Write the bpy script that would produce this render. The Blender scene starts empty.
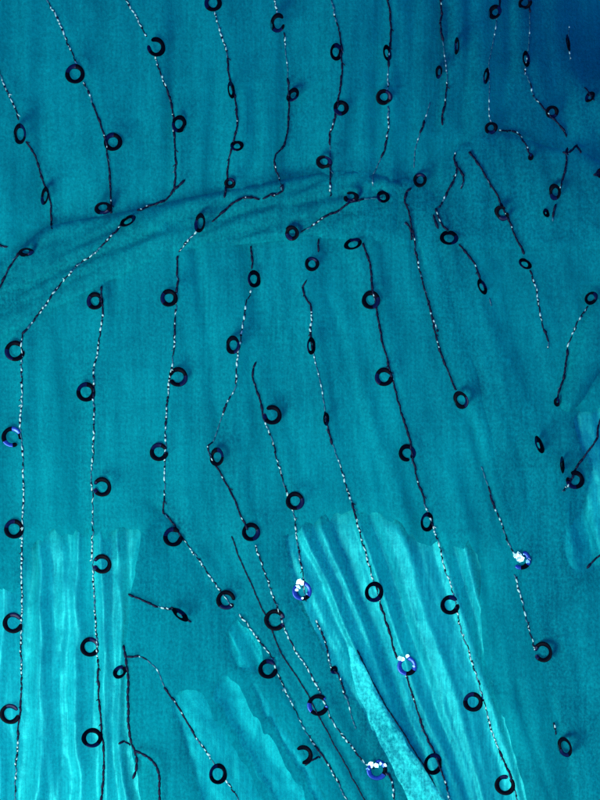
import bpy, bmesh, math, random
import numpy as np
from mathutils import Vector, Matrix
from mathutils.bvhtree import BVHTree
from mathutils.geometry import delaunay_2d_cdt

random.seed(7)
S = 0.0003                      # metres per picture unit: a sequin is about 6 mm across
DIST = 2300.0                   # camera distance in the same unit
sc = bpy.context.scene
col = sc.collection

# ------------------------------------------------------------------ camera
cam_d = bpy.data.cameras.new('camera')
cam = bpy.data.objects.new('camera', cam_d); col.objects.link(cam)
cam.location = (0, 0, DIST * S)
cam_d.sensor_fit = 'VERTICAL'; cam_d.sensor_height = 24
cam_d.lens = 24 * DIST / 800.0
cam_d.clip_start = 0.01; cam_d.clip_end = 50
sc.camera = cam

# ------------------------------------------------------------------ light
w = bpy.data.worlds.new('World'); sc.world = w; w.use_nodes = True
bg = w.node_tree.nodes['Background']
bg.inputs[0].default_value = (0.10, 0.30, 1.0, 1); bg.inputs[1].default_value = 0.58

def area(name, loc, target, size, power, colr):
    l = bpy.data.lights.new(name, 'AREA'); l.shape = 'DISK'; l.size = size; l.energy = power; l.color = colr
    o = bpy.data.objects.new(name, l); col.objects.link(o); o.location = loc
    o.rotation_euler = (Vector(target) - Vector(loc)).to_track_quat('-Z', 'Y').to_euler()
    return o
KEY = Vector((-0.30, -0.34, 0.40))
area('key_lamp', KEY, (0.0, -0.03, 0), 0.30, 6.3, (1.0, 1.0, 0.78))

sc.view_settings.view_transform = 'Standard'; sc.view_settings.look = 'None'
sc.view_settings.exposure = 0; sc.view_settings.gamma = 1; sc.view_settings.use_curve_mapping = False

# ------------------------------------------------------------------ helpers
def W(x, y, z=0.0):
    return Vector(((x - 300) * S, (400 - y) * S, z * S))

_tab = {}
def vnoise(x, y, seed=0):
    """smooth value noise 0..1"""
    if seed not in _tab:
        _tab[seed] = np.random.RandomState(seed + 11).rand(256, 256)
    t = _tab[seed]
    x = np.asarray(x, float) + 1000; y = np.asarray(y, float) + 1000
    xi = np.floor(x).astype(int); yi = np.floor(y).astype(int)
    fx = x - xi; fy = y - yi
    fx = fx*fx*fx*(fx*(fx*6-15)+10); fy = fy*fy*fy*(fy*(fy*6-15)+10)
    a = t[xi % 256, yi % 256]; b = t[(xi+1) % 256, yi % 256]
    c = t[xi % 256, (yi+1) % 256]; d = t[(xi+1) % 256, (yi+1) % 256]
    return (a*(1-fx)+b*fx)*(1-fy) + (c*(1-fx)+d*fx)*fy

def sstep(a, b, x):
    t = np.clip((x-a)/(b-a), 0, 1); return t*t*(3-2*t)

# the run of the threads: where a streamline passes at five heights
RUN_Y = [-200, 240, 530, 800, 1000]
RUN_X = np.array([
    [-200, 0, 120, 170, 222, 262, 320, 385, 440, 500, 800],
    [-200, 0, 112, 160, 195, 250, 303, 365, 420, 500, 800],
    [-200, 0, 128, 165, 232, 293, 355, 435, 500, 560, 800],
    [-200, 0, 137, 325, 368, 415, 450, 515, 560, 620, 820],
    [-200, 0, 142, 400, 450, 495, 530, 590, 640, 690, 860]], float)
RUN_U = RUN_X[2]
def stream(x, y):
    x = np.asarray(x, float); y = np.asarray(y, float)
    out = np.empty_like(x)
    yq = np.round(y).astype(int)
    for q in np.unique(yq):
        m = yq == q
        row = [np.interp(q, RUN_Y, RUN_X[:, k]) for k in range(RUN_X.shape[1])]
        out[m] = np.interp(x[m], row, RUN_U)
    return out

def dip(x, y):
    """the cloth falls away from the lamp towards the upper right"""
    return -112 * sstep(385, 745, x + (150 - y) * 0.18) * sstep(228, -40, y) - 14 * sstep(200, -150, y)

def catmull(pts, closed=True, step=5.0):
    out = []; n = len(pts)
    rng = range(n) if closed else range(n-1)
    for i in rng:
        if closed: p = [pts[(i+k) % n] for k in (-1, 0, 1, 2)]
        else: p = [pts[max(0, min(n-1, i+k))] for k in (-1, 0, 1, 2)]
        p = [Vector(q[:2]) for q in p]
        k = max(1, int((p[2]-p[1]).length/step))
        for j in range(k):
            t = j/k
            q = 0.5*((2*p[1]) + (p[2]-p[0])*t + (2*p[0]-5*p[1]+4*p[2]-p[3])*t*t + (3*p[1]-p[0]-3*p[2]+p[3])*t**3)
            out.append((q.x, q.y))
    if not closed: out.append(tuple(pts[-1][:2]))
    return out

def inside(poly, X, Y):
    r = np.zeros(X.shape, bool); n = len(poly)
    for i in range(n):
        x0, y0 = poly[i]; x1, y1 = poly[(i+1) % n]
        if y0 == y1: continue
        c = ((y0 > Y) != (y1 > Y)) & (X < (x1-x0)*(Y-y0)/(y1-y0)+x0)
        r ^= c
    return r

def bdist(loops, X, Y):
    d = np.full(X.shape, 1e9)
    for poly in loops:
        n = len(poly)
        for i in range(n):
            x0, y0 = poly[i]; x1, y1 = poly[(i+1) % n]
            dx, dy = x1-x0, y1-y0; L = dx*dx+dy*dy+1e-9
            t = np.clip(((X-x0)*dx+(Y-y0)*dy)/L, 0, 1)
            d = np.minimum(d, (X-x0-t*dx)**2+(Y-y0-t*dy)**2)
    return np.sqrt(d)

def smooth(me):
    me.polygons.foreach_set('use_smooth', [True]*len(me.polygons)); me.update()

def link(name, me, mat, parent=None):
    o = bpy.data.objects.new(name, me); col.objects.link(o)
    if mat is not None and not me.materials: me.materials.append(mat)
    if parent is not None: o.parent = parent
    return o

def tag(o, label=None, cat=None, kind=None, group=None):
    if label: o['label'] = label
    if cat: o['category'] = cat
    if kind: o['kind'] = kind
    if group: o['group'] = group
    return o

def cloth(name, outline, hfun, mat, edge=10, drop=6, spacing=5.0, holes=(), frayed=False):
    def fray(lp, k=1.0):    # openings have an irregular, streaky border
        return [(px + k*2.5*(float(vnoise(py/9, px/14, 71))-.5), py + k*13*(float(vnoise(px/5.5, py/60, 72))-.5) + k*6*(float(vnoise(px/17, py/60, 73))-.5)) for px, py in lp]
    first = catmull(outline, True, spacing)
    loops = [fray(first, 0.4) if frayed else first] + [fray(catmull(h, True, spacing*0.6)) for h in holes]
    o = np.array(loops[0])
    gx, gy = np.meshgrid(np.arange(o[:, 0].min(), o[:, 0].max(), spacing), np.arange(o[:, 1].min(), o[:, 1].max(), spacing))
    gx[1::2] += spacing/2
    gx = gx.ravel(); gy = gy.ravel()
    m = inside(loops[0], gx, gy)
    for h in loops[1:]: m &= ~inside(h, gx, gy)
    gx, gy = gx[m], gy[m]
    d = bdist(loops, gx, gy); m = d > spacing*0.55
    gx, gy = gx[m], gy[m]
    verts = []; edges = []
    for lp in loops:
        b = len(verts); verts += [Vector(p) for p in lp]
        edges += [(b+i, b+(i+1) % len(lp)) for i in range(len(lp))]
    verts += [Vector((a, c)) for a, c in zip(gx, gy)]
    vo, eo, fo, *_ = delaunay_2d_cdt(verts, edges, [], 0, 1e-4)
    V = np.array([(v.x, v.y) for v in vo]); F = np.array(fo)
    cx = V[F].mean(axis=1)
    m = inside(loops[0], cx[:, 0], cx[:, 1])
    for h in loops[1:]: m &= ~inside(h, cx[:, 0], cx[:, 1])
    F = F[m]
    d = bdist(loops, V[:, 0], V[:, 1])
    t = np.clip(d/edge, 0, 1)
    z = hfun(V[:, 0], V[:, 1], d) + drop*(np.sqrt(1-(1-t)**2)-1)
    me = bpy.data.meshes.new(name)
    co = np.stack([(V[:, 0]-300)*S, (400-V[:, 1])*S, z*S], 1)
    # face up
    a = co[F[:, 0]]; b = co[F[:, 1]]; c = co[F[:, 2]]
    nz = np.cross(b-a, c-a)[:, 2]; F[nz < 0] = F[nz < 0][:, ::-1]
    me.from_pydata(co.tolist(), [], F.tolist()); smooth(me)
    ob = link(name, me, mat)
    ob['_'] = 0; del ob['_']
    return ob

def bvh(o):
    me = o.data
    return BVHTree.FromPolygons([v.co for v in me.vertices], [p.vertices[:] for p in me.polygons])

# ------------------------------------------------------------------ materials
def nodes(name):
    m = bpy.data.materials.new(name); m.use_nodes = True
    nt = m.node_tree; return m, nt, nt.nodes['Principled BSDF'], nt.nodes['Material Output']

def weave_tex(nt, scale_xyz, detail=3, rough=0.6):
    tc = nt.nodes.new('ShaderNodeTexCoord'); mp = nt.nodes.new('ShaderNodeMapping')
    mp.inputs['Scale'].default_value = scale_xyz
    n = nt.nodes.new('ShaderNodeTexNoise'); n.inputs['Scale'].default_value = 1
    n.inputs['Detail'].default_value = detail; n.inputs['Roughness'].default_value = rough
    nt.links.new(tc.outputs['Object'], mp.inputs[0]); nt.links.new(mp.outputs[0], n.inputs[0])
    return n.outputs['Fac']

def math_node(nt, op, a, b):
    n = nt.nodes.new('ShaderNodeMath'); n.operation = op
    for i, v in enumerate((a, b)):
        if isinstance(v, (int, float)): n.inputs[i].default_value = v
        else: nt.links.new(v, n.inputs[i])
    return n.outputs[0]

def chiffon(name, c0, c1, opacity, var=0.06):
    """sheer crepe: a fine grain of crossed yarns, partly see-through"""
    m, nt, P, out = nodes(name)
    grain = weave_tex(nt, (1350, 1050, 300), 3, 0.7)          # grain of the crepe, under a millimetre
    streak = weave_tex(nt, (1100, 55, 50), 3, 0.6)            # warp yarns, along the cloth
    cross = weave_tex(nt, (70, 900, 50), 2, 0.6)
    blot = weave_tex(nt, (60, 35, 30), 4, 0.6)
    s = math_node(nt, 'ADD', math_node(nt, 'MULTIPLY', grain, 0.42), math_node(nt, 'MULTIPLY', streak, 0.20))
    s = math_node(nt, 'ADD', s, math_node(nt, 'MULTIPLY', cross, 0.08))
    s = math_node(nt, 'ADD', s, math_node(nt, 'MULTIPLY', blot, 0.30))
    ramp = nt.nodes.new('ShaderNodeValToRGB')
    ramp.color_ramp.elements[0].position = 0.40; ramp.color_ramp.elements[0].color = (*c0, 1)
    ramp.color_ramp.elements[1].position = 0.63; ramp.color_ramp.elements[1].color = (*c1, 1)
    nt.links.new(s, ramp.inputs[0]); nt.links.new(ramp.outputs[0], P.inputs['Base Color'])
    P.inputs['Roughness'].default_value = 0.75
    P.inputs['Specular IOR Level'].default_value = 0.04
    bp = nt.nodes.new('ShaderNodeBump'); bp.inputs['Strength'].default_value = 0.9; bp.inputs['Distance'].default_value = 0.00050
    nt.links.new(s, bp.inputs['Height']); nt.links.new(bp.outputs[0], P.inputs['Normal'])
    if opacity < 1:
        tr = nt.nodes.new('ShaderNodeBsdfTransparent'); tr.inputs[0].default_value = (0.55, 0.97, 1.0, 1)
        mx = nt.nodes.new('ShaderNodeMixShader')
        f = math_node(nt, 'ADD', math_node(nt, 'MULTIPLY', grain, 0.35), opacity-0.175)
        nt.links.new(f, mx.inputs[0]); nt.links.new(tr.outputs[0], mx.inputs[1]); nt.links.new(P.outputs[0], mx.inputs[2])
        nt.links.new(mx.outputs[0], out.inputs[0])
    return m

M_sheer = chiffon('sheer_teal_chiffon', (0.000, 0.135, 0.210), (0.001, 0.370, 0.450), 0.38)
M_fold = chiffon('folded_teal_chiffon', (0.000, 0.150, 0.215), (0.001, 0.350, 0.400), 0.52)
M_veil = chiffon('thin_teal_veil', (0.000, 0.135, 0.210), (0.001, 0.370, 0.450), 0.24)
M_woven = chiffon('woven_cyan_stripe', (0.000, 0.20, 0.27), (0.045, 0.98, 0.98), 0.66)
M_inner = chiffon('inner_teal_chiffon', (0.000, 0.190, 0.245), (0.001, 0.330, 0.375), 1.0)

def satin():
    m, nt, P, out = nodes('crushed_cyan_satin')
    streak = weave_tex(nt, (1300, 60, 60), 4, 0.65)
    grain = weave_tex(nt, (1500, 1100, 100), 2, 0.6)
    s = math_node(nt, 'ADD', math_node(nt, 'MULTIPLY', streak, 0.6), math_node(nt, 'MULTIPLY', grain, 0.4))
    ramp = nt.nodes.new('ShaderNodeValToRGB')
    ramp.color_ramp.elements[0].position = 0.35; ramp.color_ramp.elements[0].color = (0.004, 0.42, 0.50, 1)
    ramp.color_ramp.elements[1].position = 0.68; ramp.color_ramp.elements[1].color = (0.06, 0.90, 0.92, 1)
    nt.links.new(s, ramp.inputs[0]); nt.links.new(ramp.outputs[0], P.inputs['Base Color'])
    P.inputs['Metallic'].default_value = 0.25
    P.inputs['Roughness'].default_value = 0.5
    bp = nt.nodes.new('ShaderNodeBump'); bp.inputs['Strength'].default_value = 0.6; bp.inputs['Distance'].default_value = 0.0003
    nt.links.new(s, bp.inputs['Height']); nt.links.new(bp.outputs[0], P.inputs['Normal'])
    return m
M_satin = satin()

def simple(name, c, rough, metal=0.0, coat=0.0, spec=0.5):
    m, nt, P, out = nodes(name)
    n = weave_tex(nt, (2500, 2500, 2500), 2)
    mx = nt.nodes.new('ShaderNodeValToRGB')
    mx.color_ramp.elements[0].position = 0.3; mx.color_ramp.elements[1].position = 0.7
    mx.color_ramp.elements[0].color = (*[v*0.7 for v in c], 1); mx.color_ramp.elements[1].color = (*[min(1, v*1.2) for v in c], 1)
    nt.links.new(n, mx.inputs[0]); nt.links.new(mx.outputs[0], P.inputs['Base Color'])
    P.inputs['Roughness'].default_value = rough; P.inputs['Metallic'].default_value = metal
    P.inputs['Coat Weight'].default_value = coat; P.inputs['Specular IOR Level'].default_value = spec
    return m
M_black = simple('black_sequin_plastic', (0.0010, 0.002, 0.007), 0.5, 0, 0.0, 0.02)
M_blue = simple('iridescent_blue_foil', (0.02, 0.08, 0.50), 0.35, 0.6)
M_glint = simple('white_glint', (0.30, 0.60, 0.88), 0.50, 0.9)  # white glare of a sequin, given its own bright colour
M_lilac = simple('pale_blue_glint', (0.10, 0.35, 0.85), 0.5, 0.6)  # bluer part of the same glare, also put in as colour
M_sheen = simple('sequin_blue_highlight', (0.001, 0.005, 0.045), 0.4, 0, 0, 0.10)  # bluish highlight painted onto part of each black ring
M_dark = simple('seam_and_unlit_thread', (0.0012, 0.005, 0.030), 0.6, 0, 0, 0.15)  # seam cords, and metallic thread coloured dark where it reflects no light
M_pale = simple('glinting_thread', (0.36, 0.66, 0.68), 0.6, 0.0)  # same metallic thread coloured pale where it catches the light
M_mid = simple('teal_thread', (0.004, 0.10, 0.18), 0.6)
M_table = simple('dark_board', (0.01, 0.05, 0.07), 0.8)

# ------------------------------------------------------------------ the surface beneath
def plane_obj(name, x0, y0, x1, y1, z, mat):
    me = bpy.data.meshes.new(name)
    me.from_pydata([W(x0, y0, z), W(x1, y0, z), W(x1, y1, z), W(x0, y1, z)], [], [(3, 2, 1, 0)])
    return link(name, me, mat)
tag(plane_obj('table_surface', -1500, -1500, 2100, 2300, -150, M_table), kind='structure')

# ------------------------------------------------------------------ crushed satin lining
def build_lining():
    xs = np.arange(-150, 752, 2.2)
    ys = np.concatenate([np.arange(-150, 380, 12.0), np.arange(380, 956, 2.4)])
    X, Y = np.meshgrid(xs, ys); x = X.ravel(); y = Y.ravel()
    u = stream(x, y)
    wob = 10*vnoise(u/60, y/70, 5) + 4*vnoise(u/20, y/45, 12)
    a = vnoise((u+wob)/19, y/520, 1); b = vnoise((u+wob)/9, y/330, 2); c = vnoise((u+0.5*wob)/34, y/300, 3)
    fine = vnoise((u+wob)/3.6, y/38, 8)
    ridge = (1-np.abs(2*a-1))
    z = 17*(1-(1-ridge)**2) + 8.5*b + 9*c + 2.2*fine + 2.1*vnoise(x/11, y/19, 9) + 1.1*vnoise(x/4.5, y/7, 10)
    for c0, sg, h0 in ((-60, 8, 12), (-25, 7, 10), (6, 7, 11), (40, 6, 14), (60, 4, 6), (80, 6.5, 13), (104, 5.5, 13), (119, 3.5, 9), (-95, 9, 12)):
        cc = c0 + 13*(vnoise(y/120, y*0+c0, 14)-.5) + 3*(vnoise(y/30, y*0+c0, 16)-.5)
        sg = sg*(0.7+0.8*vnoise(y/85, y*0+c0*2.3, 17))
        z += h0*np.exp(-((u+0.5*wob-cc)/sg)**2)*(0.35+0.95*vnoise(y/65, y*0+c0*1.7, 15)) - 1.5*np.exp(-((u-cc-sg*1.6)/2.0)**2)
    z -= 3.5*sstep(130, 118, u)
    amp = np.maximum(sstep(470, 540, y), sstep(380, 410, y)*sstep(530, 560, x))
    low = sstep(165, 200, u)*sstep(300, 262, u)      # calmer crinkles in the lower middle
    z = z + low*(11*(1-np.abs(2*vnoise((u+0.6*wob)/6.5, y/130, 18)-1)) - 8 + 7*(vnoise(x/26, y/40, 19)-.5))
    z = z*amp + (1-amp)*6 - 31 + dip(x, y)
    n = len(xs); k = len(ys)
    co = np.stack([(x-300)*S, (400-y)*S, z*S], 1)
    i = (np.arange(k-1)[:, None]*n + np.arange(n-1)[None, :]).ravel()
    F = np.stack([i+n, i+n+1, i+1, i], 1)
    me = bpy.data.meshes.new('satin_lining'); me.from_pydata(co.tolist(), [], F.tolist()); smooth(me)
    return tag(link('satin_lining', me, M_satin), 'bright cyan crushed satin lining with long crinkles showing under the sheer cloth', 'lining')
lining = build_lining()

# ------------------------------------------------------------------ inner chiffon layer, ends in scalloped openings
open_left = [(-140, 620), (-40, 598), (0, 590), (17, 588), (25, 560), (38, 540), (62, 531), (95, 534), (120, 530), (141, 533), (138, 560), (130, 600), (126, 650), (129, 700), (131, 745), (140, 800), (150, 940), (-140, 940)]
open_mid = [(285, 548), (298, 526), (330, 515), (372, 513), (402, 522), (420, 541), (450, 545), (474, 548), (481, 580), (480, 625), (490, 680), (508, 735), (528, 800), (570, 940), (470, 940), (418, 822), (385, 760), (352, 700), (326, 655), (302, 610)]
open_low = [[(170, 706), (184, 692), (200, 690), (214, 716), (236, 752), (262, 798), (304, 900), (226, 900), (200, 800), (184, 745)],
            [(213, 690), (224, 676), (236, 680), (256, 716), (280, 752), (306, 800), (352, 900), (316, 900), (272, 800), (240, 742), (224, 714)],
            [(250, 682), (262, 690), (276, 712), (300, 748), (328, 800), (382, 900), (362, 900), (314, 800), (284, 744), (262, 708)],
            [(226, 652), (228, 630), (240, 620), (254, 634), (264, 660), (258, 674), (240, 668)]]
open_right = [(574, 418), (600, 404), (680, 400), (690, 560), (604, 568), (568, 572), (560, 540), (580, 505), (590, 470), (578, 446)]
def h_inner(x, y, d):
    u = stream(x, y)
    return 8 + 3*vnoise(u/26, y/150, 21) + dip(x, y)
inner = cloth('inner_layer', [(-150, -150), (300, -150), (750, -150), (750, 400), (750, 955), (300, 955), (-150, 955), (-150, 400)],
              h_inner, M_inner, edge=9, drop=5, spacing=6, holes=[open_left, open_mid, open_right] + open_low)
tag(inner, 'plain opaque teal underlayer with scalloped openings over the cyan satin', 'underlayer')

# ------------------------------------------------------------------ top layers
def folds(x, y, amp, wl, seed, ly=260):
    u = stream(x, y)
    small = 1.5*(vnoise(u/6.5, y/42, seed+3)-.5) + 1.3*(vnoise((x+y*.5)/10, (y-x*.4)/15, seed+4)-.5) + 0.5*(vnoise((x-y*.6)/5, y/9, seed+5)-.5)
    return small + amp*(vnoise(u/wl, y/ly, seed)-0.5) + amp*0.50*(vnoise(u/(wl*0.33), y/(ly*0.5), seed+1)-0.5) + amp*0.07*(vnoise(u/4.0, y/60, seed+2)-0.5)

def upper_edge(x):   # upper edge of the gathered fold
    return np.interp(x, [-150, 0, 25, 55, 120, 190, 280, 350, 410, 470], [300, 262, 244, 227, 214, 199, 183, 176, 184, 200])

def groove(x, y, line, wd, depth):
    d = np.full(x.shape, 1e9)
    for (x0, y0), (x1, y1) in zip(line, line[1:]):
        dx, dy = x1-x0, y1-y0
        t = np.clip(((x-x0)*dx+(y-y0)*dy)/(dx*dx+dy*dy), 0, 1)
        d = np.minimum(d, (x-x0-t*dx)**2+(y-y0-t*dy)**2)
    return -depth*np.exp(-d/wd**2)

def h_upper(x, y, d):
    e = upper_edge(x) - y
    z = 22 + folds(x, y, 15, 50, 31) + dip(x, y)
    z = z - 2.5*sstep(40, 0, e)*sstep(470, 400, x)
    z += 42*np.exp(-(((x-625)/42)**2+((y-95)/34)**2))
    z += groove(x, y, [(471, -10), (469, 60), (462, 125)], 4.5, 5) + groove(x, y, [(449, 5), (445, 60), (436, 130)], 4, 4) + groove(x, y, [(512, -10), (510, 70), (500, 115)], 4.5, 5)
    z += groove(x, y, [(396, 20), (398, 90), (392, 150)], 4.5, 3) + groove(x, y, [(140, 120), (150, 170), (138, 205)], 5, 3) + groove(x, y, [(255, 90), (258, 150), (250, 185)], 5, 3)
    # gathers on the right of the panel
    z += 5*np.sin((x+0.08*y)/9.5)*sstep(415, 470, x)*sstep(560, 480, x)*0.35
    return z
upper = cloth('sheer_panel', [(-150, -150), (200, -150), (750, -150), (750, 60), (750, 240), (600, 250), (470, 250), (300, 240), (120, 262), (0, 320), (-150, 350)],
              h_upper, M_sheer, edge=10, drop=5, spacing=4.5)
tag(upper, 'teal chiffon panel across the top of the picture, darkening to blue at its right', 'fabric')

slit = [(348, 648), (353, 646), (366, 668), (380, 697), (402, 733), (424, 768), (446, 802), (490, 880), (455, 880), (412, 806), (392, 766), (372, 725), (356, 688)]
def h_lower(x, y, d):
    g = groove(x, y, [(478, 545), (490, 620), (505, 690)], 4, 4) + groove(x, y, [(515, 680), (524, 720), (535, 755), (550, 800)], 4, 5)
    g += groove(x, y, [(150, 500), (166, 512), (200, 545)], 4.5, 3) + groove(x, y, [(214, 440), (250, 365), (300, 290)], 5, 3.5) + groove(x, y, [(330, 300), (352, 380), (380, 480)], 5, 2.5)
    g += groove(x, y, [(470, 420), (482, 470), (500, 540)], 4.5, 3)
    return g + 20 + folds(x, y, 12, 44, 41) + 1.2*(vnoise(x/30, y/30, 45)-.5)
lower = cloth('sheer_panel', [(-150, 300), (0, 290), (60, 262), (150, 225), (300, 205), (420, 185), (480, 300), (540, 420), (600, 560), (660, 800), (680, 955), (300, 955), (-150, 955), (-150, 600)],
              h_lower, M_sheer, edge=5, drop=3, spacing=4.0)
tag(lower, 'large teal chiffon panel below the slanting fold, lit satin showing through at the bottom', 'fabric')

def h_pleat(x, y, d):
    t = x - (352+(y-655)*0.60)
    return 25.5 + 1.5*(vnoise(t/4, y/26, 91)-.5) + 1.6*(vnoise(x/3.5, y/4.5, 92)-.5) + dip(x, y)
pleat = cloth('raised_pleat', slit, h_pleat, M_woven, edge=5, drop=1.2, spacing=2.4, frayed=True)  # strip added above the sheer cloth so the satin streak stays bright
pleat.parent = lining
pleat['label'] = 'pale narrow pleat of satin raised above the sheer cloth to read brighter'
band_o = [(-150, 305), (-60, 285), (0, 262), (25, 246), (55, 227), (120, 214), (190, 199), (280, 182), (345, 172), (385, 178), (408, 190), (402, 205), (360, 227), (318, 238), (250, 245), (178, 254), (100, 287), (55, 310), (20, 331), (-60, 372), (-150, 400)]
def h_band(x, y, d):
    return 24 + 4*np.sqrt(np.clip(d/34, 0, 1)) + groove(x, y, [(-50, 332), (60, 272), (150, 236), (260, 210), (380, 192)], 3.5, 3.2) + groove(x, y, [(0, 306), (80, 258), (180, 222), (230, 205)], 3, 2.6) + groove(x, y, [(200, 246), (300, 222), (398, 203)], 3.5, 3) + 5.5*(vnoise((x*0.42+y)/12, x/70, 51)-0.5) + 4.2*(vnoise((x*0.5+y)/6, x/45, 52)-0.5) + 1.6*(vnoise(x/9, y/11, 53)-.5)
band = cloth('gathered_fold', band_o, h_band, M_fold, edge=9, drop=5, spacing=3.0)
tag(band, 'narrow rounded fold of teal chiffon slanting across between the upper and lower panels', 'fold')

side_o = [(404, 196), (432, 200), (436, 176), (452, 153), (476, 140), (500, 134), (524, 141), (548, 149), (575, 152), (610, 168), (680, 190), (750, 210), (750, 500), (750, 955), (590, 955), (572, 800), (545, 690), (522, 600), (498, 500), (468, 410), (438, 330), (414, 240)]
def h_side(x, y, d):
    v = x - 0.24*(y-300)
    z = 23 + 6*(vnoise(v/30, y/170, 61)-.5) + 2.6*(vnoise(v/10, y/90, 62)-.5) + 1.5*(vnoise(v/6, y/45, 65)-.5) + 1.4*(vnoise(x/11, y/13, 63)-.5)
    z += 2.5*sstep(0, 30, d)
    # diagonal gathers at the right edge
    t = (x*0.62 + y*0.78)
    z += 13*(vnoise(t/12, (x-y)/160, 64)-.5)*sstep(540, 590, x)*sstep(380, 470, y)*sstep(640, 560, y)
    z += 10*np.exp(-(((x-570)/13)**2+((y-432)/20)**2))
    return z
side = cloth('sheer_panel', side_o, h_side, M_sheer, edge=14, drop=5, spacing=3.4)
tag(side, 'teal chiffon panel at the right with a rounded top edge against the dark blue', 'fabric')

corner_o = [(680, 220), (622, 262), (600, 292), (580, 322), (569, 352), (561, 384), (556, 404), (566, 412), (580, 400), (598, 372), (640, 330), (700, 300)]
def h_corner(x, y, d):
    return 34 + 6*sstep(0, 14, d) + 3*(vnoise((x+y*0.6)/10, y/60, 71)-.5)
corner = cloth('gathered_fold', corner_o, h_corner, M_fold, edge=7, drop=9, spacing=3.0)
tag(corner, 'small pointed teal fold at the right edge, tapering down to a row of dark stitches', 'fold')

flap_o = [(141, 536), (165, 514), (178, 530), (200, 556), (232, 602), (257, 636), (275, 668), (292, 702), (308, 735), (330, 770), (356, 815), (400, 900), (170, 900), (161, 800), (152, 766), (137, 752), (129, 722), (126, 688), (124, 655), (129, 600), (135, 560)]
def h_flap(x, y, d):
    u = stream(x, y)
    return 23 + 2*sstep(0, 30, d) + 5*(vnoise(u/18, y/120, 81)-.5) + 1.3*(vnoise(x/10,y/13,83)-.5) + 2.2*(vnoise(u/7, y/50, 82)-.5)
flap = cloth('hanging_flap', flap_o, h_flap, M_veil, edge=12, drop=4, spacing=3.0)
tag(flap, 'teal chiffon flap at lower left, hanging between the bright left strip and the bright centre', 'flap')

TOPS = {'U': upper, 'L': lower, 'B': band, 'S': side, 'C': corner, 'F': flap}
TREES = {k: bvh(v) for k, v in TOPS.items()}
CAM = Vector((0, 0, DIST*S))
def hit(x, y):
    """where the sight line through a point of the layout meets the uppermost cloth"""
    p = W(x, y, 0); d = (p-CAM).normalized(); best = None
    for k, t in TREES.items():
        loc, n, i, dist = t.ray_cast(CAM, d)
        if loc is not None and (best is None or dist < best[2]): best = (loc, n if n.z > 0 else -n, dist, k)
    return best

# ------------------------------------------------------------------ sequins
def ring_mesh(R, hw, ht, gap_c, gap_w, kind, tiltm=None):
    """open ring with a flattened, slightly cupped section"""
    seg = 34; sec = 8
    full = gap_w <= 0
    a0 = math.radians(gap_c + gap_w/2); span = math.radians(360-gap_w)
    n = seg if full else max(6, int(seg*span/(2*math.pi)))
    V = []; F = []; MI = []
    cnt = n if full else n+1
    rm = R-hw
    for i in range(cnt):
        a = a0 + span*i/n
        k = 1.0
        if not full:
            e = min(i, n-i); k = 0.55 if e == 0 else (0.9 if e == 1 else 1.0)
        ww = hw*k*(1+0.10*math.sin(3*a+R)); hh = ht*k
        for j in range(sec):
            b = 2*math.pi*j/sec
            r = rm + ww*math.cos(b)
            zz = hh*math.sin(b) + 0.22*(r-rm)
            V.append((r*math.cos(a), r*math.sin(a), zz))
    for i in range(n):
        i2 = (i+1) % cnt
        for j in range(sec):
            j2 = (j+1) % sec
            F.append((i*sec+j, i2*sec+j, i2*sec+j2, i*sec+j2))
            am = a0 + span*(i+.5)/n
            mi = 0
            if kind == 'blue': mi = 0 if (math.sin(am*1.5+R*9) > 0.75 or j in (4, 5)) else 1
            elif kind == 'tint': mi = 1 if math.sin(am*2+R*3) > 0.45 else 0  # blue sheen coloured into part of the ring
            if kind == 'black' and math.sin(am+R*7+gap_c) > 0.72: mi = 4
            MI.append(mi)
    if not full:
        F.append(tuple(range(sec))[::-1]); MI.append(0)
        F.append(tuple(range((cnt-1)*sec, cnt*sec))); MI.append(0)
    return V, F, MI

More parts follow.
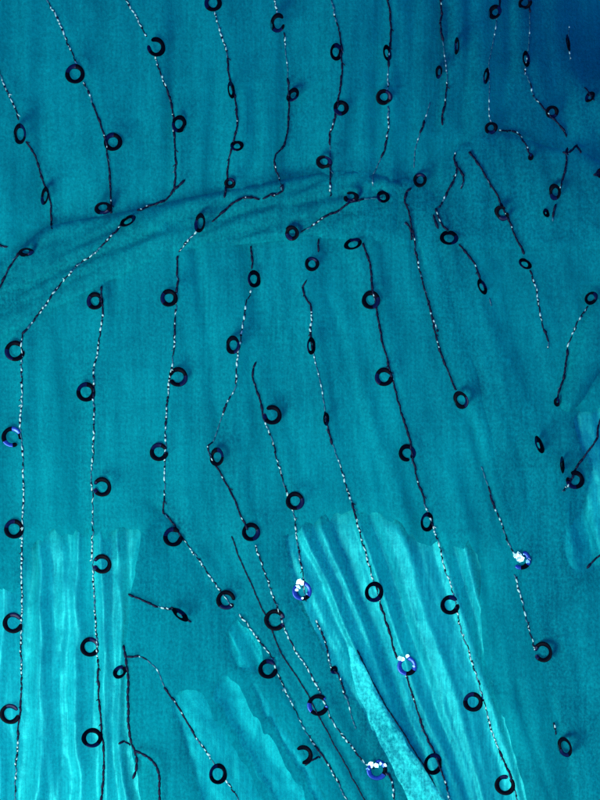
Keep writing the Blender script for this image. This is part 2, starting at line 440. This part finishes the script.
ring_count = 0
def sequin(x, y, w_, h_, rot=0, gap=None, gw=60, kind='black', parent=None, fill=False):
    global ring_count
    gw = gw*0.62 if gw < 100 else gw
    ring_count += 1
    rs = random.Random(ring_count*31)
    R = max(w_, h_)/2*1.03; asp = min(w_, h_)/max(w_, h_)
    th = math.acos(min(1, asp)) if asp < 0.93 else rs.uniform(0, .12)
    th = min(th, 1.35)
    hw = 2.2 if R > 7.5 else 1.8
    if fill: hw = R*0.33
    gapc = 0 if gap is None else gap
    V, F, MI = ring_mesh(R, hw, 0.75, gapc - rot, 0 if gap is None else gw, kind)
    sg = rs.choice((-1, 1))
    if h_ >= w_: T = Matrix.Rotation(sg*th, 3, 'Y')
    else: T = Matrix.Rotation(sg*th, 3, 'X')
    T = Matrix.Rotation(math.radians(rot), 3, 'Z') @ T
    hb = hit(x, y)
    base, nrm, _, k = hb
    # follow the slope of the cloth only in part, then rest the lowest point on it
    q = Vector((0, 0, 1)).rotation_difference(nrm.lerp(Vector((0, 0, 1)), 0.65).normalized()).to_matrix()
    P = [q @ (T @ Vector(v)) for v in V]
    need = 0.0
    for p in P[::3]:       # raise it until it lies on the cloth instead of in it
        wx = base.x + p.x*S; wy = base.y + p.y*S; top = -1
        for tr in TREES.values():
            lc, nn, ii, dd = tr.ray_cast(Vector((wx, wy, 0.1)), Vector((0, 0, -1)))
            if lc is not None and (top < -0.5 or lc.z > top): top = lc.z
        if top > -0.5: need = max(need, (top-base.z)/S - p.z)
    lift = need*(0.95 if th < 0.5 else 0.8) - 0.15
    d = (CAM-base).normalized()
    org = base + d*(lift*S)
    me = bpy.data.meshes.new('sequin')
    me.from_pydata([p*S for p in P], [], F); smooth(me)
    me.materials.append(M_black); me.materials.append(M_blue); me.materials.append(M_glint); me.materials.append(M_lilac); me.materials.append(M_sheen)
    for p, mi in zip(me.polygons, MI): p.material_index = mi
    if kind in ('blue',):   # facets added and turned to the lamp to make the sequin's glint
        bm = bmesh.new(); bm.from_mesh(me)
        kd = (KEY-org).normalized(); vd = (CAM-org).normalized(); half = (kd+vd).normalized()
        big = x > 500
        nw = 13 if big else rs.choice((2, 3, 4))
        for i in range(nw + (5 if big else 2)):
            white = i < nw
            a = rs.gauss(2.3, .35) if white else rs.uniform(-2.6, 2.6) + (6.0 if big else 5.0)
            r = (rs.uniform(0.05 if big else 0.5, 1.15) if white else rs.uniform(0.55, 1.1))*R*S
            c = Vector((math.cos(a)*r, math.sin(a)*r, (1.0+rs.uniform(0, 0.8))*S))
            n = (half + Vector((rs.gauss(0, .10), rs.gauss(0, .10), 0))*(1 if white else 3.0)).normalized()
            t1 = n.orthogonal().normalized(); t2 = n.cross(t1)
            s = (rs.uniform(1.0, 4.2) if white else rs.uniform(0.8, 2.2))*S; k0 = rs.uniform(0, 6.28); m = rs.choice((5, 6))
            top = [bm.verts.new(c + (t1*math.cos(k0+6.283*j/m)+t2*math.sin(k0+6.283*j/m))*s*rs.uniform(.6, 1.2)) for j in range(m)]
            bot = bm.verts.new(c - n*s*0.6)
            f = bm.faces.new(top); f.material_index = 2 if (white or i % 4 == 0) else 3; f.smooth = False
            for j in range(m):
                g = bm.faces.new((top[(j+1) % m], top[j], bot)); g.material_index = 1; g.smooth = False
        bm.to_mesh(me); bm.free()
    par = parent if parent is not None else TOPS[k]
    o = link('sequin', me, None, par)
    o.location = org
    if kind == 'blue': o['label'] = 'blue iridescent sequin glittering in the light'
    elif kind == 'tint': o['label'] = 'black sequin with a blue sheen'
    return o

# ------------------------------------------------------------------ threads
def stitch_line(name, pts, parent=None, width=1.0):
    """pts: (x, y, mode) where mode runs from that point to the next: d dark, w catching light, m mixed, f faint, c cord, - nothing"""
    bm = bmesh.new(); rs = random.Random(int(pts[0][0]*13+pts[0][1]*7+len(pts)))
    mats = {'d': 0, 'w': 1, 't': 2}
    P = []
    for i in range(len(pts)-1):
        a = Vector(pts[i][:2]); b = Vector(pts[i+1][:2])
        p0 = Vector(pts[max(0, i-1)][:2]); p3 = Vector(pts[min(len(pts)-1, i+2)][:2])
        k = max(1, int((b-a).length/1.0))
        for j in range(k):
            t = j/k
            q = 0.5*((2*a) + (b-p0)*t + (2*p0-5*a+4*b-p3)*t*t + (3*a-p0-3*b+p3)*t**3)
            jx = 1.7*(float(vnoise(q.y/7.0, q.x/9.0, 97))-.5); jy = 1.2*(float(vnoise(q.x/6.0, q.y/8.0, 98))-.5)
            P.append((q.x+jx, q.y+jy, pts[i][2]))
    P.append((pts[-1][0], pts[-1][1], pts[-1][2] if len(pts[-1]) > 2 else 'd'))
    first = None
    def bead(ax, ay, bx, by, r, mi, lift):
        nonlocal first
        h1, h2 = hit(ax, ay), hit(bx, by)
        if not h1 or not h2: return
        if first is None: first = h1[3]
        A = h1[0]+h1[1]*lift*S; B = h2[0]+h2[1]*lift*S
        d = B-A
        if d.length < 1e-6 or d.length > 30*S: return
        d.normalize(); s1 = d.cross(h1[1]).normalized(); s2 = h1[1]
        rings = []
        for t, k in ((0, .35), (.25, .95), (.72, 1.0), (1, .35)):
            c = A.lerp(B, t) + s2*(0.35*math.sin(math.pi*t))*S
            rings.append([bm.verts.new(c + (s1*math.cos(6.283*j/6)+s2*math.sin(6.283*j/6))*r*k*S) for j in range(6)])
        for q in range(3):
            for j in range(6):
                f = bm.faces.new((rings[q][j], rings[q][(j+1) % 6], rings[q+1][(j+1) % 6], rings[q+1][j]))
                f.material_index = mi; f.smooth = True
        for rr, rev in ((rings[0], 1), (rings[3], 0)):
            f = bm.faces.new(rr[::-1] if rev else rr); f.material_index = mi
    i = 0; n = len(P); side_ = 1
    while i < n-2:
        x, y, m = P[i]
        if m == '-': i += 1; continue
        L = {'d': rs.uniform(5, 8), 'w': rs.uniform(3.2, 7.2), 'm': rs.uniform(3.8, 6), 'f': rs.uniform(5, 8), 'c': 7}[m]
        j = min(n-1, int(i+L))
        x2, y2, _ = P[j]
        dx, dy = x2-x, y2-y; l = math.hypot(dx, dy) or 1; nx, ny = -dy/l, dx/l
        side_ = -side_
        o = 0.42*side_ + rs.uniform(-.25, .25)
        if m == 'c':
            bead(x, y, x2+dx*0.15, y2+dy*0.15, 1.0*width, 0, 0.6); i = j; continue
        if m == 'd':
            bead(x+nx*o*.5, y+ny*o*.5, x2+dx*.22-nx*o, y2+dy*.22-ny*o, rs.uniform(.75, 1.45)*width, 0, 0.9)
            bead(x-nx*o, y-ny*o, x2+nx*o, y2+ny*o, rs.uniform(.6, 1.0)*width, 0 if rs.random() < .8 else 2, 0.7)
            if rs.random() < .30: bead(x, y, x+nx*rs.uniform(-3.4, 3.4)+dx*.5, y+ny*rs.uniform(-3.4, 3.4)+dy*.5, .55, rs.choice((0, 0, 2)), 1.0)
            if rs.random() < .10: bead(x, y, x+dx*.4, y+dy*.4, .6, 1, 1.8)
        elif m == 'w':
            bead(x-nx*o*1.3, y-ny*o*1.3, x2+dx*.1-nx*o*.4, y2+dy*.1-ny*o*.4, rs.uniform(.55, .9), 0 if rs.random() < .55 else 2, 0.3)  # dark strand laid in as the shade between bright dashes
            if rs.random() < .66:
                bead(x+nx*o, y+ny*o, x+dx*.78-nx*o, y+dy*.78-ny*o, rs.uniform(.4, 1.05), 1, .8)
            if rs.random() < .22: bead(x, y, x+nx*rs.uniform(-3, 3)+dx*.4, y+ny*rs.uniform(-3, 3)+dy*.4, .45, rs.choice((0, 1, 2)), 1.0)
            if rs.random() < .30: bead(x2-dx*.3, y2-dy*.3, x2+dx*.05+nx*o, y2+dy*.05+ny*o, rs.uniform(.9, 1.2), 0, 1.2)
        elif m == 'm':
            r = rs.random()
            bead(x+nx*o, y+ny*o, x2-nx*o, y2-ny*o, rs.uniform(.8, 1.3), 0 if r < .6 else 2, 0.7)
            if rs.random() < .5: bead(x-nx*o, y-ny*o, x+dx*.6, y+dy*.6, rs.uniform(.6, 1.0), 1, 1.4)
        elif m == 'f':
            bead(x, y, x2, y2, rs.uniform(.55, .8), 2, 0.25)
            if rs.random() < .25: bead(x, y, x+dx*.5, y+dy*.5, .7, 1, 0.8)
        i = j
    me = bpy.data.meshes.new(name); bm.to_mesh(me); bm.free()
    for mm in (M_dark, M_pale, M_mid): me.materials.append(mm)
    o = link(name, me, None, TOPS[parent] if parent else TOPS[first or 'L'])
    return o

# each entry: (cloth, [(x, y, mode)...], [sequins...]); a sequin: (x, y, width, height, turn, gap direction, gap width, kind)
LINES = [
 # upper panel
 ('U', [(-12,48,'w'),(0,75,'w'),(10,98,'w'),(19,120,'-'),(26,142,'d'),(34,155,'d'),(43,180,'d'),(50,200,'d'),(52,229,'d')], [(20,134,14,20,8),(45,196,9,18,-8)]),
 ('U', [(40,-12,'w'),(47,0,'w'),(58,20,'w'),(70,48,'w'),(77,64,'-'),(84,82,'m'),(92,100,'d'),(102,130,'d'),(107,148,'d'),(110,185,'d'),(111,213,'d')], [(75,74,18,19,0),(113,142,18,17,15),(103,208,17,11,8)]),
 ('U', [(122,-12,'w'),(127,0,'w'),(136,18,'w'),(146,36,'-'),(156,56,'w'),(158,64,'m'),(166,88,'d'),(173,112,'d'),(175,135,'d'),(176,165,'d'),(174,188,'d'),(166,199,'d'),(150,206,'d'),(138,211,'d')], [(156,47,17,19,0,150,70),(179,124,12,17,-18)]),
 ('U', [(174,190,'d'),(180,184,'d'),(184,181,'d')], []),
 ('U', [(214,12,'w'),(220,32,'w'),(226,50,'d'),(229,75,'d'),(236,105,'d'),(237,130,'d'),(232,145,'d'),(228,170,'d'),(225,197,'d')], [(213,3,17,17,0),(231,90,7,17,5),(237,146,13,11,5),(230,183,11,10,20)]),
 ('U', [(271,-10,'w'),(275,0,'w'),(277,15,'-'),(283,33,'w'),(285,42,'f'),(288,75,'d'),(289,100,'d'),(288,130,'d'),(282,147,'d'),(275,155,'d'),(274,166,'d'),(280,180,'f'),(281,192,'d'),(272,195,'d')], [(278,23,12,19,0,10,80),(293,95,11,15,-30)]),
 ('U', [(330,-10,'m'),(332,0,'m'),(335,15,'m'),(339,30,'d'),(342,60,'d'),(341,85,'d'),(338,105,'d'),(334,122,'d'),(330,136,'d'),(330,142,'f'),(331,160,'d'),(331,170,'d'),(330,184,'w'),(331,196,'w')], [(336,52,12,17,-8),(341,108,15,14,0),(324,162,16,12,0)]),
 ('U', [(387,-10,'d'),(388,0,'d'),(391,30,'d'),(389,60,'f'),(388,78,'w'),(388,90,'-'),(389,106,'m'),(388,135,'d'),(382,157,'f'),(373,175,'f'),(373,186,'f')], [(387,53,8,16,5),(384,97,16,14,0)]),
 ('U', [(438,-8,'d'),(439,0,'d'),(440,8,'d'),(442,40,'f'),(447,75,'d'),(446,95,'d'),(443,118,'f'),(443,125,'f')], [(439,72,4,13,0),(457,46,4,17,0)]),
 ('U', [(430,102,'f'),(426,115,'d'),(422,128,'f'),(415,150,'f'),(414,168,'f')], [(420,180,13,14,0)]),
 ('U', [(498,-8,'d'),(499,5,'f'),(494,40,'f'),(489,65,'f'),(489,100,'f'),(490,122,'-'),(498,130,'d')], [(495,12,11,15,-10),(486,76,8,16,-15),(491,128,13,11,0)]),
 ('U', [(528,-8,'d'),(529,10,'f'),(529,40,'f'),(526,66,'m'),(525,73,'w'),(531,86,'w'),(534,98,'w'),(539,104,'d'),(552,118,'d'),(560,126,'d'),(567,137,'d')], [(525,3,14,10,0),(526,59,9,16,0),(552,112,13,12,0)]),
 ('U', [(568,26,'f'),(568,36,'-'),(569,52,'f'),(570,60,'f')], [(568,43,8,17,5)]),
 ('U', [(584,88,'d'),(588,92,'d'),(594,100,'d')], [(590,97,9,12,-30)]),
 # gathered fold
 ('B', [(122,224,'d'),(115,232,'m'),(95,252,'w'),(75,268,'w'),(55,292,'m'),(42,310,'m'),(30,325,'d'),(22,334,'d')], [(128,221,17,9,28)]),
 ('B', [(283,184,'d'),(281,193,'d'),(270,195,'-'),(260,199,'d'),(247,197,'d'),(232,205,'d'),(213,222,'d')], []),
 ('B', [(200,229,'w'),(192,237,'w'),(185,244,'w'),(179,252,'w')], [(200,223,12,19,-5)]),
 ('B', [(383,198,'f'),(366,199,'d'),(350,202,'d'),(338,211,'d'),(326,216,'m'),(312,226,'w'),(300,232,'w')], [(383,197,13,12,-20),(351,197,15,10,0,150,60),(292,233,13,15,0)]),
 ('B', [(20,252,'d'),(13,262,'d'),(7,272,'d'),(0,288,'d'),(-10,300,'d')], [(26,252,15,8,8)]),
 ('B', [(-4,243,'d'),(3,246,'d'),(7,247,'d')], []),
 # lower panel, from the left
 ('L', [(22,334,'w'),(22,365,'w'),(22,395,'w'),(21,430,'w'),(23,460,'w'),(23,500,'w'),(22,545,'w'),(22,600,'w'),(21,640,'m'),(21,690,'d'),(18,735,'m'),(16,770,'w'),(15,815,'w')],
  [(15,351,20,20,0,20,60),(12,437,19,20,0,-35,60,'tint'),(14,529,19,19,0),(13,623,19,20,0,10,50),(10,714,20,19,0,10,55)]),
 ('L', [(101,286,'d'),(101,300,'d'),(103,313,'w'),(98,350,'w'),(94,372,'m'),(94,410,'w'),(94,440,'w'),(92,475,'w'),(93,505,'w'),(93,550,'w'),(94,585,'m'),(96,620,'m'),(98,665,'d'),(99,700,'d'),(101,725,'d'),(104,755,'d'),(103,780,'d'),(100,812,'d')],
  [(95,301,17,17,0),(86,392,17,19,0),(102,487,18,19,0,175,50),(102,564,19,19,0,175,50),(90,647,19,19,0,-5,35),(92,738,20,18,0)]),
 ('L', [(178,256,'d'),(178,275,'d'),(177,290,'w'),(175,315,'d'),(175,330,'w'),(172,365,'w'),(168,395,'m'),(166,430,'w'),(165,470,'w'),(165,500,'d'),(163,512,'d'),(172,522,'d'),(184,540,'w'),(196,556,'w'),(213,580,'w'),(232,606,'-'),(239,614,'w'),(255,635,'m'),(267,650,'w'),(276,668,'w'),(290,700,'w'),(305,730,'w'),(315,745,'d'),(328,763,'m'),(345,795,'w'),(352,812,'w')],
  [(169,298,16,17,0),(178,377,18,19,0,185,50),(159,452,17,18,0,10,30),(173,537,19,18,0,25,60),(226,600,19,19,0,-15,45),(268,669,19,19,0,20,55),(303,755,18,19,0,200,130)]),
 ('L', [(251,246,'d'),(252,266,'-'),(250,290,'w'),(246,305,'w'),(242,332,'w'),(238,352,'w'),(235,385,'m'),(228,400,'d'),(224,412,'f'),(213,440,'d'),(208,447,'d'),(213,462,'d'),(222,475,'d'),(230,490,'d'),(240,512,'d'),(246,526,'-'),(255,545,'w'),(264,570,'w'),(275,600,'w'),(290,640,'w'),(305,665,'w'),(318,687,'w'),(333,722,'w'),(350,745,'w'),(362,760,'w'),(372,768,'-'),(385,772,'d'),(392,780,'m'),(396,812,'m')],
  [(254,279,14,17,0),(233,345,14,18,0),(217,457,13,18,-5),(251,532,18,18,0),(275,620,20,21,0,-5,50),(318,705,21,21,0,15,70,'tint'),(377,770,20,20,0,120,70,'blue')]),
 ('L', [(256,362,'d'),(252,374,'d'),(256,388,'d'),(261,405,'d'),(264,420,'w'),(272,440,'w'),(280,470,'w'),(287,495,'w'),(294,515,'w'),(297,540,'m'),(302,570,'w'),(306,600,'-'),(316,620,'m'),(326,645,'m'),(332,668,'d'),(338,674,'m'),(347,700,'f'),(356,730,'f')],
  [(272,415,18,19,0,150,60),(295,501,18,18,0),(302,591,19,19,0,110,90,'blue'),(334,670,7,8,0,None,0,'black')]),
 ('L', [(318,238,'d'),(318,252,'-')], [(312,264,14,14,0)]),
 ('L', [(306,280,'d'),(303,288,'d'),(307,300,'d'),(311,308,'w'),(311,330,'d'),(312,350,'f'),(318,370,'f'),(324,405,'d'),(327,425,'d'),(331,440,'f'),(338,460,'w'),(346,485,'w'),(352,502,'d'),(356,518,'w'),(362,540,'w'),(371,572,'w'),(380,602,'d'),(388,628,'d'),(396,655,'-'),(405,675,'d'),(414,700,'d'),(424,730,'d'),(434,752,'d'),(443,775,'m'),(450,800,'m'),(453,812,'m')],
  [(311,346,6,17,0),(326,419,6,13,0),(374,592,18,20,0),(407,666,19,19,0,100,40,'blue'),(433,764,18,21,0)]),
 ('L', [(363,243,'d'),(369,262,'d'),(372,285,'d'),(376,310,'d'),(382,340,'d'),(389,368,'d'),(394,385,'d'),(402,415,'d'),(410,440,'d'),(414,465,'d'),(419,485,'d'),(424,500,'w'),(436,535,'w'),(444,565,'w'),(452,590,'w'),(458,618,'w'),(466,645,'w'),(478,680,'w'),(487,715,'w'),(497,745,'d'),(507,768,'d'),(515,790,'w'),(520,812,'w')],
  [(353,244,18,11,8),(371,300,18,17,0),(384,377,18,18,0,15,25),(407,453,17,17,0,-60,30),(427,522,13,19,0),(450,605,19,19,0,20,45),(473,702,19,19,0),(505,785,20,20,0,60,30)]),
 # right panel
 ('S', [(411,188,'d'),(405,197,'d'),(409,215,'d'),(413,235,'d'),(417,260,'m'),(422,280,'d'),(429,305,'d'),(433,325,'d'),(440,352,'d'),(449,375,'d'),(456,390,'d')], [(461,400,13,18,25)]),
 ('S', [(405,222,'d'),(410,228,'d'),(411,240,'d')], []),
 ('S', [(429,300,'d'),(430,312,'m'),(438,332,'m')], []),
 ('S', [(456,152,'d'),(454,163,'d'),(460,170,'d'),(464,180,'d'),(461,188,'d')], []),
 ('S', [(457,162,'d'),(455,178,'d'),(446,196,'m'),(439,208,'m')], []),
 ('S', [(436,208,'d'),(440,222,'d'),(447,230,'d')], []),
 ('S', [(434,215,'d'),(437,228,'d')], []),
 ('S', [(459,244,'d'),(468,254,'d'),(476,268,'d'),(480,280,'-'),(489,298,'f'),(491,306,'f')], [(449,238,18,15,0),(482,287,9,16,25)]),
 ('S', [(468,152,'d'),(476,160,'d'),(487,178,'d'),(497,195,'d'),(503,210,'w'),(506,214,'d'),(512,228,'d'),(518,242,'d'),(524,252,'-'),(530,270,'m'),(533,282,'m'),(537,292,'w'),(539,310,'w'),(542,325,'d'),(547,338,'w'),(548,348,'w')], [(502,213,12,16,40,30,70),(525,264,14,9,-35)]),
 ('S', [(498,131,'d'),(512,131,'d'),(520,136,'d'),(526,146,'d'),(531,157,'d')], [(531,157,5,7,0)]),
 ('S', [(567,148,'d'),(566,160,'d'),(563,178,'d'),(560,190,'-'),(556,204,'d'),(553,214,'m'),(552,222,'d')], [(555,192,10,16,10),(546,213,6,9,20)]),
 ('S', [(563,152,'d'),(571,154,'d'),(575,145,'d'),(581,153,'d')], []),
 ('C', [(588,306,'w'),(580,318,'w'),(571,336,'w'),(567,348,'d'),(566,362,'d'),(563,378,'d'),(559,392,'d'),(558,406,'d')], [(591,298,14,12,30),(557,402,5,9,0)]),
 ('S', [(604,412,'d'),(599,425,'d'),(597,438,'d'),(588,450,'d'),(578,464,'d'),(574,470,'d'),(571,482,'w'),(562,491,'w')], [(575,480,17,18,0,140,60)]),
 ('S', [(586,568,'d'),(594,560,'d'),(606,550,'d')], []),
 ('S', [(594,175,'d'),(600,172,'d')], [(601,173,8,10,0)]),
 ('S', [(481,466,'f'),(488,485,'d'),(493,502,'m'),(500,520,'w'),(509,545,'w'),(514,555,'-'),(515,574,'w'),(522,602,'w'),(529,628,'w'),(535,650,'m')], [(521,560,19,18,0,150,150,'blue'),(543,652,18,20,0,190,45)]),
 ('S', [(553,722,'m'),(556,735,'m')], [(565,747,12,20,12)]),
 # flap at lower left
 ('F', [(128,594,'d'),(135,597,'d'),(145,601,'d'),(155,606,'w'),(166,608,'m'),(174,611,'m')], []),
 ('F', [(124,645,'c'),(127,662,'c'),(128,690,'c'),(129,720,'c'),(131,742,'c'),(136,753,'c'),(137,765,'c'),(133,778,'c')], [(120,672,15,11,35)]),
 ('F', [(134,750,'c'),(144,754,'c'),(152,760,'c'),(158,770,'c'),(160,785,'c'),(160,812,'c')], []),
 ('F', [(170,607,'d'),(177,610,'d'),(183,616,'d'),(190,622,'d')], []),
 ('F', [(118,744,'d'),(123,741,'d'),(130,745,'d')], []),
 ('F', [(127,657,'d'),(137,656,'w'),(147,660,'f'),(158,670,'f'),(163,685,'d'),(170,695,'d'),(176,703,'d'),(186,720,'d'),(195,735,'m'),(205,750,'w'),(212,762,'-'),(226,780,'w'),(236,795,'m'),(243,812,'m')], [(218,774,17,20,10)]),
 ('L', [(305,765,'d'),(312,760,'d'),(320,757,'d')], []),
 ('L', [(357,650,'c'),(368,672,'c'),(382,698,'c'),(403,733,'c'),(424,767,'c'),(441,795,'c'),(452,815,'c')], []),  # dark crease beside the pleat, its shade laid in as a cord
 ('L', [(231,536,'c'),(245,570,'c'),(260,603,'c'),(272,630,'c'),(284,658,'c'),(300,680,'c'),(311,702,'c'),(325,728,'c'),(345,765,'c'),(364,800,'c'),(372,815,'c')], []),
]
for key, pts, rings in LINES:
    ln = stitch_line('stitching', pts, key, 1.0 if pts[0][2] != 'c' else (1.5 if key == 'F' else 0.85))
    ln.location = (0, 0, 0)
    for r in rings:
        x, y, w_, h_ = r[:4]; rot = r[4] if len(r) > 4 else 0
        gap = r[5] if len(r) > 5 else None; gw = r[6] if len(r) > 6 else 60; kd = r[7] if len(r) > 7 else 'black'
        sequin(x, y, w_, h_, rot, gap, gw, kd, parent=ln)
# loose sequins seen almost edge on
sequin(539, 445, 7, 18, 22, None, 0, 'black', TOPS['S'], fill=True)
sequin(562, 465, 6, 17, 5, None, 0, 'black', TOPS['S'], fill=True)
sequin(180, 615, 19, 7, -38, None, 0, 'black', TOPS['F'], fill=True)
